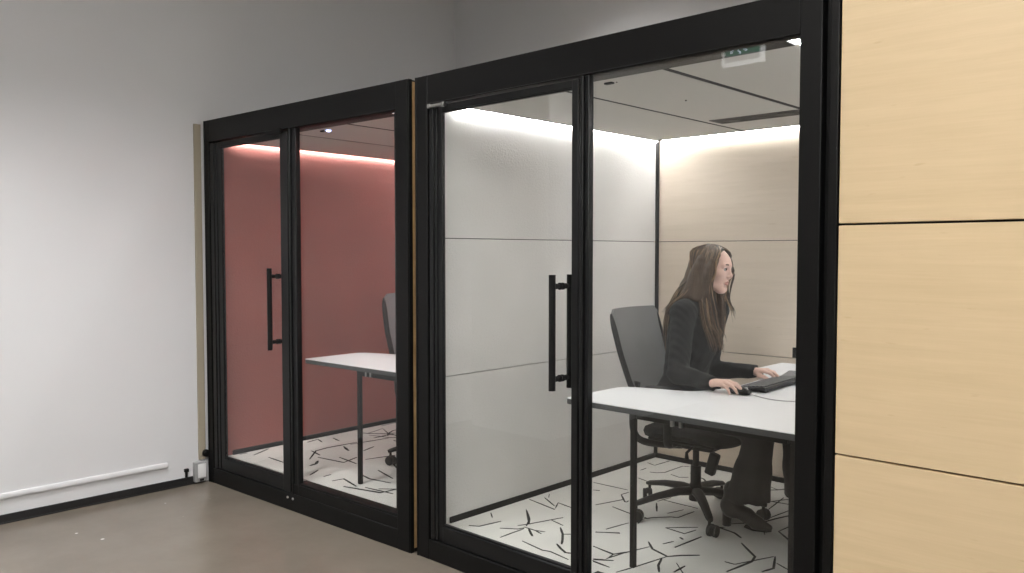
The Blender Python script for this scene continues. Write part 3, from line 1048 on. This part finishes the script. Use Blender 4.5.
head = [
    hell((-.012, 0, .036), (.094, .074, .086), .02),
    hell((.028, 0, -.022), (.064, .060, .080), .03),
    hell((.040, 0, .030), (.052, .058, .055), .02),
    hcone((.062, -.012, -.098), (.062, .012, -.098), .021, .021, .025),
]
for s in (-1, 1):
    head += [
        hcone((-.002, s * .056, -.045), (.010, s * .052, -.072), .016, .016, .02),
        hcone((.010, s * .052, -.072), (.058, s * .016, -.102), .016, .017, .02),
        hell((.058, s * .040, -.018), (.024, .022, .022), .02),
        hcone((.074, s * .044, .030), (.087, s * .012, .027), .008, .009, .012),
        hcone((-.010, s * .072, -.022), (-.018, s * .078, .012), .008, .012, .008),
    ]
for s in (-1, 1):
    head += [hell((.092, s * .031, .010), (.014, .018, .011), .012, 's')]
head += [
    hcone((.085, 0, .022), (.102, 0, -.022), .0072, .0095, .012),
    hcone((.102, 0, -.022), (.094, 0, -.036), .0092, .008, .008),
    hell((.092, -.0115, -.029), (.010, .0070, .0070), .006),
    hell((.092, .0115, -.029), (.010, .0070, .0070), .006),
    hcone((.085, -.015, -.060), (.0880, 0, -.0565), .0048, .0056, .008),
    hcone((.085, .015, -.060), (.0880, 0, -.0565), .0048, .0056, .008),
    hcone((.084, -.014, -.066), (.0870, 0, -.070), .0048, .0060, .007),
    hcone((.084, .014, -.066), (.0870, 0, -.070), .0048, .0060, .007),
    hcone((.089, -.02, -.0635), (.089, .02, -.0635), .0022, .0022, .004, 's'),
    hell((.082, 0, -.084), (.010, .018, .006), .010, 's'),
]
for s in (-1, 1):
    head += [hcone((.076, s * .018, .0205), (.0765, s * .044, .0190), .0075, .007, .004),
             hcone((.076, s * .020, -.0035), (.074, s * .042, -.002), .006, .006, .005)]

NB = V3(-2.205, 3.72, 1.235)
RS, LS = V3(-2.19, 3.555, 1.195), V3(-2.19, 3.885, 1.195)
RE, LE = V3(-2.135, 3.425, .915), V3(-2.245, 3.90, .875)
RW, LW = V3(-1.925, 3.370, .899), V3(-1.978, 3.888, .892)
PEL, CH, WA = V3(-2.27, 3.72, .735), V3(-2.235, 3.72, 1.07), V3(-2.265, 3.72, .90)
RHIP, LHIP = V3(-2.25, 3.63, .715), V3(-2.25, 3.81, .715)
RK, LK = V3(-1.80, 3.605, .665), V3(-1.74, 3.85, .665)
RA, LA = V3(-1.95, 3.655, .265), V3(-1.70, 3.895, .265)

body = [
    cone(hd(-.028, 0, -.050), NB + V3(0, 0, .02), .047, .052, .03),
    cone(NB, CH + V3(0, 0, .02), .06, .09, .05),
    ell(CH, (.09, .13, .15), .05), ell(WA, (.08, .11, .14), .05), ell(PEL, (.10, .14, .10), .05),
]
for Sh, El, Wr, sg in ((RS, RE, RW, -1), (LS, LE, LW, 1)):
    body += [cone(NB + V3(0, sg * .03, 0), Sh, .045, .045, .04), cone(Sh, El, .043, .035, .03), cone(El, Wr, .034, .0225, .02)]
for Hp, Kn, An, hd_ in ((RHIP, RK, RA, 14), (LHIP, LK, LA, 14)):
    ft = V3(math.cos(math.radians(hd_)), math.sin(math.radians(hd_)), 0)
    body += [cone(Hp, Kn, .07, .048, .04), cone(Kn, .5 * (Kn + An) - ft * .012, .044, .034, .03), cone(.5 * (Kn + An) - ft * .012, An, .034, .026, .03),
             cone(An - V3(0, 0, .02) - ft * .02, An + ft * .10 - V3(0, 0, .075), .026, .018, .02)]
body += head


def hand(wr, fwd, up, thumb_side, bends, spread=.06, thumb=(.75, .62, -.30)):
    f = fwd / np.linalg.norm(fwd)
    up = up - f * (up @ f); up = up / np.linalg.norm(up)
    t = np.cross(up, f) * thumb_side      # towards the thumb
    pr = []
    offs = (.026, .0085, -.009, -.0255)
    reach = (.079, .083, .078, .069)
    lens = ((.039, .023, .019), (.043, .026, .020), (.039, .025, .019), (.031, .018, .017))
    tips = []
    for i in range(4):
        kn = wr + f * reach[i] + t * offs[i] + up * (.006 if i in (1, 2) else .002)
        pr.append(cone(wr + t * offs[i] * .55 + f * .006, kn, .0145, .0098, .012))
        ang = math.atan2(offs[i] * spread * 20, 1) * .35
        d0 = f * math.cos(ang) + t * math.sin(ang)
        p, a, r = kn, 0.0, .0088 if i < 3 else .0076
        for sidx in range(3):
            a += bends[i][sidx]
            d = d0 * math.cos(a) - up * math.sin(a)
            q = p + d * lens[i][sidx]
            pr.append(cone(p, q, r, r * .9, .004))
            p, r = q, r * .9
        tips.append((p, d, up))
    d1 = f * thumb[0] + t * thumb[1] + up * thumb[2]; d1 /= np.linalg.norm(d1)
    d2 = f * (thumb[0] + .35) + t * (thumb[1] - .45) + up * (thumb[2] + .02); d2 /= np.linalg.norm(d2)
    b0 = wr + f * .020 + t * .014 - up * .004
    b1 = b0 + d1 * .043
    b2 = b1 + d2 * .031
    b3 = b2 + (d2 - up * .15) / np.linalg.norm(d2 - up * .15) * .024
    pr += [cone(b0, b1, .0135, .0112, .012), cone(b1, b2, .0105, .0092, .004), cone(b2, b3, .0092, .0075, .004)]
    return pr, tips


rf = V3(math.cos(math.radians(-5)), math.sin(math.radians(-5)), .10)
rh, rtips = hand(RW, rf, V3(-.1, -.10, 1), 1, ((.30, .34, .30), (.32, .34, .30), (.40, .40, .32), (.50, .45, .35)), thumb=(.72, .45, -.42))
lf = V3(math.cos(math.radians(-8)), math.sin(math.radians(-8)), .12)
lh, ltips = hand(LW, lf, V3(-.1, .02, 1), -1, ((.30, .42, .34), (.28, .42, .36), (.34, .46, .36), (.46, .46, .34)), thumb=(.78, .50, -.30))
body += rh + lh

lipc = [hd(.09, y, -.0635) for y in (-.012, -.004, .004, .012)]


def pick_skin(c):
    m = np.zeros(len(c), int)
    q = (c - HC) @ RH / HS
    l = (np.abs(q[:, 1]) < .019) & (q[:, 2] > -.0775 + .25 * np.abs(q[:, 1])) & (q[:, 2] < -.0525 - .25 * np.abs(q[:, 1])) & (q[:, 0] > .083)
    m[l] = 1
    return m


smooth_obj('body', body, .003, [M['skin'], M['lip']], person, pick=pick_skin, relax=1)
PN = tuple(-v for v in PB)
for s in (-1, 1):
    c = hd(.0765, s * .031, .0092)
    e = MB().ball(c, .0118 * HS, 16).build('eye', M['eye_white'], person, loc=PN)
    g = c + RH @ V3(.0105, 0, -.0005) * HS
    mt = Matrix([[*r_] for r_ in RH.tolist()])
    MB().ball(g, (.0028, .0062, .0062), 14, mtx=mt).build('iris', M['iris'], e)
    eb = MB().tube([hd(.0885, s * .012, .0285), hd(.0905, s * .022, .033), hd(.0855, s * .036, .0335), hd(.076, s * .049, .029)], [.0028, .0046, .004, .0016], 8)
    eb.build('eyebrow', M['brow'], person, loc=PN)
    lash = MB().tube([hd(.0865, s * .019, .0125), hd(.0885, s * .030, .0165), hd(.0815, s * .044, .012)], [.001, .0017, .0012], 6)
    lash.build('eyelash', M['brow'], person, loc=PN)
for tl in (rtips, ltips):
    for p, d, up in tl:
        n = up * 1.0 - d * (up @ d); n /= np.linalg.norm(n)
        t = np.cross(n, d)
        mt = Matrix([[d[i], t[i], n[i]] for i in range(3)])
        MB().ball(p + n * .0046 - d * .001, (.0062, .0046, .0016), 10, mtx=mt).build('fingernail', M['eye_white'], person, loc=PN)

# jacket --------------------------------------------------------
jk = [
    ell(CH + V3(.005, 0, .0), (.115, .165, .165), .05), ell(WA + V3(-.005, 0, 0), (.105, .138, .16), .06), ell(V3(-2.285, 3.72, .735), (.155, .185, .13), .06),
    cone(NB + V3(-.012, 0, .0), CH, .072, .11, .05),
    cone(V3(-2.40, 3.62, .70), V3(-2.40, 3.82, .70), .06, .06, .05),
]
for Sh, El, Wr, sg in ((RS, RE, RW, -1), (LS, LE, LW, 1)):
    dcut = (Wr - El) / np.linalg.norm(Wr - El)
    cuff = Wr - (Wr - El) / np.linalg.norm(Wr - El) * .012
    jk += [cone(NB + V3(-.01, sg * .02, 0.005), Sh + V3(0, 0, .004), .06, .057, .04), cone(Sh, El, .058, .050, .035), cone(El, cuff + dcut * .03, .050, .033, .02)]
    jk += [cone(cuff + dcut * .082, cuff + dcut * .12, .060, .060, .003, 's')]
# open V at the front and the neck hole
jk += [cone(hd(-.03, 0, -.06), NB + V3(.012, 0, -.005), .058, .058, .008, 's'),
       cone(NB + V3(.085, 0, .01), V3(-2.105, 3.72, .98), .05, .012, .006, 's')]


def folds(X, Y, Z):
    a = .0016 * np.sin(95 * Z + 30 * X + 22 * np.sin(9 * Y)) + .0018 * np.sin(70 * X - 40 * Z + 55 * Y) * np.sin(31 * Y + 12 * Z)
    return a.astype(np.float32)


jo = smooth_obj('jacket', jk, .0042, M['jacket'], person, post=folds)
# lapels: folded strips standing off the chest
for sg in (-1, 1):
    inner = catmull([NB + V3(.0, sg * .064, .038), NB + V3(.055, sg * .060, -.03), NB + V3(.10, sg * .046, -.11), V3(-2.103, 3.72 + sg * .018, .99)], 14)
    vs, fs = [], []
    for i, p in enumerate(inner):
        w = .052 * math.sin(PI * min(1, .30 + .75 * i / 13)) ** .8 if i < 13 else .004
        n = V3(1, sg * .35, .1); n /= np.linalg.norm(n)
        out = V3(-.28, sg * 1.0, .04); out /= np.linalg.norm(out)
        a = p + n * .004
        b_ = p + out * w + n * .007
        vs += [a, b_, b_ + n * .005, a + n * .006]
    for i in range(len(inner) - 1):
        for k in range(4):
            fs.append((i * 4 + k, i * 4 + (k + 1) % 4, i * 4 + 4 + (k + 1) % 4, i * 4 + 4 + k))
    MB().add(vs, fs, 0, False).build('lapel', M['jacket'], jo, loc=PN)
smooth_obj('blouse', [ell(CH + V3(.006, 0, .01), (.102, .12, .16), .05), cone(NB + V3(.0, 0, -.0), CH, .060, .09, .05), cone(NB + V3(.004, 0, .03), NB, .055, .06, .02), cone(hd(-.03, 0, -.06), NB + V3(.012, 0, .03), .050, .050, .006, 's')], .006, M['blouse'], person)

# trousers ------------------------------------------------------
tz = [ell(PEL + V3(0, 0, -.01), (.125, .17, .105), .05)]
for Hp, Kn, An, hc in ((RHIP, RK, RA, V3(-1.885, 3.655, .27)), (LHIP, LK, LA, V3(-1.69, 3.89, .265))):
    tz += [cone(Hp, Kn, .088, .068, .05), cone(Kn + V3(.005, 0, 0), Kn * .45 + hc * .55, .068, .082, .03), cone(Kn * .45 + hc * .55, hc, .083, .108, .03)]
tz += [slab((0, 0, .300), (0, 0, -1), .003)]
for hc in (V3(-1.885, 3.655, .24), V3(-1.69, 3.89, .24)):
    tz += [cone(hc, hc + V3(0, 0, .09), .100, .086, .003, 's')]


def drape(X, Y, Z):
    return (.0035 * np.sin(60 * Y + 45 * X + 6 * Z) * np.clip((.7 - Z) / .4, 0, 1)).astype(np.float32)


smooth_obj('trousers', tz, .0045, M['trousers'], person, post=drape)

# boots ---------------------------------------------------------
for An, ang in ((RA, 14), (LA, 12)):
    f = V3(math.cos(math.radians(ang)), math.sin(math.radians(ang)), 0)
    hl = V3(An[0], An[1], .15) - f * .055
    pr = [
        cone(An + V3(0, 0, .07) - f * .012, An - V3(0, 0, .03) - f * .014, .043, .040, .02),
        cone(hl + f * .03 + V3(0, 0, .105), hl + f * .115 + V3(0, 0, .065), .034, .034, .03),
        cone(hl + f * .115 + V3(0, 0, .065), hl + f * .165 + V3(0, 0, .034), .034, .031, .02),
        cone(hl + f * .165 + V3(0, 0, .034), hl + f * .222 + V3(0, 0, .022), .033, .016, .02),
        cone(hl + f * .02 + V3(0, 0, .10), hl + f * .028 + V3(0, 0, .085), .033, .033, .02),
        slab((0, 0, .157), (0, 0, -1), .004),
    ]
    bo = smooth_obj('boot', pr, .0035, M['boot'], person)
    hm = MB()
    pts = [hl + f * .022 + V3(0, 0, .085), hl + f * .018 + V3(0, 0, .05), hl + f * .016 + V3(0, 0, .001)]
    hm.tube(pts, [.030, .023, .021], 16)
    hm.build('heel', M['boot'], bo, loc=PN)
    sm = MB()
    sm.tube([hl + f * .105 + V3(0, 0, .012), hl + f * .15 + V3(0, 0, .0045), hl + f * .21 + V3(0, 0, .0045), hl + f * .232 + V3(0, 0, .006)], [.024, .034, .026, .012], 16, flat=(.13, 1.0))
    sm.build('sole', M['rubber'], bo, loc=PN)

# hair ----------------------------------------------------------
hr = [
    hell((-.020, 0, .040), (.096, .080, .089), .02),
    hell((-.042, 0, -.015), (.062, .074, .088), .03),
    hell((.072, 0, -.030), (.062, .066, .105), .012, 's'),
    hell((.085, -.008, .045), (.03, .034, .048), .015, 's'),
]
RCUR = [hd(.030, -.075, .045), hd(.020, -.087, -.02), hd(.012, -.084, -.085), V3(-2.092, 3.632, 1.24), V3(-2.070, 3.632, 1.14), V3(-2.038, 3.640, 1.045)]
LCUR = [hd(.056, .066, .050), hd(.054, .074, .0), hd(.034, .070, -.085), V3(-2.10, 3.778, 1.24), V3(-2.092, 3.772, 1.17), V3(-2.092, 3.765, 1.10)]
BCUR = [hd(-.085, -.03, .05), hd(-.098, -.03, -.02), V3(-2.255, 3.665, 1.32), V3(-2.310, 3.65, 1.215), V3(-2.332, 3.64, 1.12), V3(-2.338, 3.635, 1.04)]
SCUR = [hd(-.035, -.082, .045), hd(-.045, -.089, -.02), hd(-.05, -.086, -.08), V3(-2.205, 3.615, 1.288), V3(-2.255, 3.60, 1.245), V3(-2.305, 3.605, 1.19)]
FCUR = [hd(.050, .068, .050), hd(.056, .076, -.02), hd(.052, .076, -.085), V3(-2.072, 3.792, 1.25), V3(-2.055, 3.798, 1.215), V3(-2.045, 3.80, 1.185)]
for cur, r0, r1 in ((RCUR, .018, .009), (LCUR, .016, .009), (BCUR, .026, .010), (SCUR, .020, .010)):
    c = catmull(cur, 9)
    for i in range(8):
        ra = r0 + (r1 - r0) * i / 8; rb = r0 + (r1 - r0) * (i + 1) / 8
        hr.append(cone(c[i], c[i + 1], ra, rb, .03))
hr += [cone(hd(-.030, -.064, -.03), V3(-2.165, 3.61, 1.27), .026, .018, .03), cone(hd(-.06, -.056, -.02), V3(-2.215, 3.62, 1.275), .030, .020, .03),
       cone(hd(.005, -.066, -.03), V3(-2.125, 3.62, 1.26), .024, .016, .03), cone(hd(-.03, .06, -.03), V3(-2.17, 3.81, 1.265), .03, .02, .03)]
hair = smooth_obj('hair', hr, .0045, M['hair'], person, relax=3)
st = MB()
rs = random.Random(21)
for cur, cnt, spr, side, wide in ((RCUR, 210, .013, -1, .034), (LCUR, 70, .012, 1, .016), (BCUR, 210, .014, 0, .030), (SCUR, 150, .012, -1, .030), (FCUR, 16, .005, 1, .006)):
    base = [np.array(p) for p in cur]
    for _ in range(cnt):
        px_ = rs.uniform(-.075, .050)
        top = hd(px_, rs.uniform(-.006, .006), .128 - 9 * max(0, abs(px_ + .015) - .02) ** 2)
        off = V3(rs.gauss(0, 1), rs.gauss(0, 1), rs.gauss(0, .6)) * spr * .6
        a = rs.uniform(-1, 1)
        fall = [0, .25, .55, .85, 1.0, 1.0]
        along = V3(.75, .55, 0) * a * wide          # the lock is wider than it is thick
        end = V3(0, 0, rs.uniform(-.045, .06)) * (.3 if cur is SCUR else 1)
        if side:
            x0 = {True: -.052, False: .012}[cur is SCUR]
            mid = hd(x0 + a * .045, side * .064, .096)
            m2 = hd(x0 + a * .042, side * .0895, .035)
            k = [RH @ V3(a * .034, 0, 0), RH @ V3(a * .030, side * .002, 0)]
            pts = [top, mid, m2, base[1] + k[0], base[2] + k[1] + off * .5, base[3] + along * .9 + off, base[4] + along + off * 1.1, base[5] + along * .8 + off * 1.2 + end]
        else:
            mid = hd(-.070 - .018 * (1 - a * a), a * .058, .100)
            m2 = hd(-.100 + .045 * a * a, a * .074, .03)
            pts = [top, mid, m2, base[1] + RH @ V3(.045 * a * a, a * .052 + .03, 0), base[2] + V3(0, a * .045, 0) + off * .5, base[3] + off + V3(0, a * .032, 0), base[4] + off + V3(0, a * .02, 0), base[5] + off + end]
        path = catmull(pts, 22)
        r0 = rs.uniform(.0020, .0042)
        q = rs.random()
        st.tube([tuple(p) for p in path], [r0 * (.5 if i == 0 else (1.0 if i < 13 else max(.12, 1 - (i - 12) / 10.0))) for i in range(22)], 5, 0 if q < .48 else (1 if q < .72 else 2))
so_ = st.build('hair_strands', [M['hair'], M['hair_dark'], M['hair_light']], hair, loc=PN, weld=False)
# ------------------------------------------------------------------ light
def area(name, loc, rot, sx, sy, power, col=(1, 1, 1), spread=PI):
    l = bpy.data.lights.new(name, 'AREA')
    l.shape = 'RECTANGLE'; l.size = sx; l.size_y = sy
    l.energy = power; l.color = col; l.spread = spread
    o = bpy.data.objects.new(name, l)
    COL.objects.link(o)
    o.location = loc; o.rotation_euler = rot
    return o


def fill_luminaire(x, y, z, rz, L, power, label, col=(1, .985, .97), spread=PI):  # out-of-view pendants, added only to light the room
    """unseen hanging fill lamp: housing, diffuser, two wires; the light itself leaves the diffuser"""
    root = empty('fill_pendant', (x, y, z), rz)
    tag(root, label, 'added fill light', 'added pendant fill lights')
    MB().box(-L / 2, L / 2, -.05, .05, .004, .07).build('housing', M['black'], root, bevel=.003)
    MB().box(-L / 2 + .01, L / 2 - .01, -.042, .042, -.002, .004).build('diffuser', M['lamp'], root)
    for s in (-1, 1):
        MB().cyl((s * L * .4, 0, .07), (s * L * .4, 0, ZC - z), .002, 6).build('wire', M['chrome'], root)
    a = area('fill_pendant_lamp', (0, 0, -.006), (0, 0, 0), L - .02, .084, power, col, spread)
    a.parent = root
    u = area('fill_pendant_uplight', (0, 0, .074), (PI, 0, 0), L - .02, .084, power * 5.2, (1, .985, .965))  # added uplight: ceiling bounce lifts the dark upper walls
    u.parent = root


M['lamp'] = emit('fill_lamp_diffuser', (1, .985, .97), 5.0)
fill_luminaire(-1.0, -.6, 3.5, PI / 2, 2.4, 46, 'unseen black linear pendant added as fill light behind the camera')
fill_luminaire(1.6, .2, 3.5, PI / 2, 2.4, 48, 'unseen black linear pendant added as fill light right of the camera')


def downlight(x, y, power, blend=.7, size=92, label=''):  # unseen spots added to shape the light on the left and upper walls
    root = empty('fill_downlight', (x, y, ZC))
    tag(root, label, 'added fill light', 'added ceiling downlights')
    m = MB()
    m.tube([(0, 0, -.002), (0, 0, -.03)], [.085, .075], 28)
    m.build('trim_ring', M['black'], root)
    l = bpy.data.lights.new('fill_downlight_lamp', 'SPOT')
    l.energy = power; l.spot_size = math.radians(size); l.spot_blend = blend; l.shadow_soft_size = .09; l.color = (1, .99, .985)
    o = bpy.data.objects.new('fill_downlight_lamp', l)
    COL.objects.link(o); o.parent = root; o.location = (0, 0, -.045)
    return root


downlight(-3.55, .55, 430, label='unseen ceiling downlight added to brighten the lower left wall')
downlight(-3.55, 1.75, 250, label='unseen ceiling downlight added for the left wall by the red pod')
downlight(-3.3, 3.6, 330, 1.0, 105, label='unseen ceiling downlight added to brighten the wall above the pods')  # added fill for the wall behind and above the pods

# exit sign hanging from the ceiling; the glass of the pod mirrors it
M['exit_green'] = emit('exit_green', (.02, .16, .10), 5.0)
M['exit_white'] = emit('exit_white', (.7, .8, 1.0), 7.0)
M['exit_band'] = emit('exit_band', (1, 1, 1), 1.2)
M['exit_frame'] = emit('exit_frame', (1, 1, 1), 4.0)
ex = empty('exit_sign', (-3.035, -.50, 2.918))
tag(ex, 'green and white running-figure exit sign whose reflection shows in the pod glass', 'exit sign')
MB().box(-.17, .17, -.02, .02, 0, .025).box(-.17, -.145, -.02, .02, .02, .23).box(.145, .17, -.02, .02, .02, .23).box(-.17, .17, -.02, .02, .215, .24).build('frame', M['exit_frame'], ex, bevel=.003)
fc = MB().box(-.146, .146, -.014, .014, .024, .216).build('face', M['exit_green'], ex)
MB().box(-.146, .146, .0141, .016, .024, .075).build('face_band', M['exit_band'], fc)
fg = MB()
mt = lambda x, z, a: Matrix.Translation((x, .016, z)) @ Matrix.Rotation(a, 4, 'Y')
fg.ball((-.035, .016, .195), (.013, .002, .013), 12)
for x, z, a, l, wd in ((-.05, .155, .35, .034, .012), (-.075, .115, .9, .03, .008), (-.03, .108, -.5, .032, .008), (-.085, .165, 1.2, .026, .006), (-.022, .155, -1.0, .026, .006), (.05, .14, .55, .05, .012), (.085, .155, -.6, .028, .010)):
    fg.box(-wd, wd, -.002, .002, -l, l, mtx=mt(x, z, a))
fg.build('running_figure', M['exit_white'], fc)
MB().cyl((0, 0, .24), (0, 0, ZC - 2.918), .008, 10).build('hanging_rod', M['plastic_white'], ex)

w = bpy.data.worlds.new('world')
S.world = w
w.use_nodes = True
w.node_tree.nodes['Background'].inputs['Color'].default_value = (.6, .6, .62, 1)
w.node_tree.nodes['Background'].inputs['Strength'].default_value = .3

S.view_settings.view_transform = 'Standard'
S.view_settings.look = 'None'
S.view_settings.gamma = 1.0
S.view_settings.use_curve_mapping = False
S.view_settings.exposure = 0.0
S.cycles.transparent_max_bounces = 24
S.cycles.max_bounces = 10
S.cycles.diffuse_bounces = 6
S.cycles.use_denoising = True
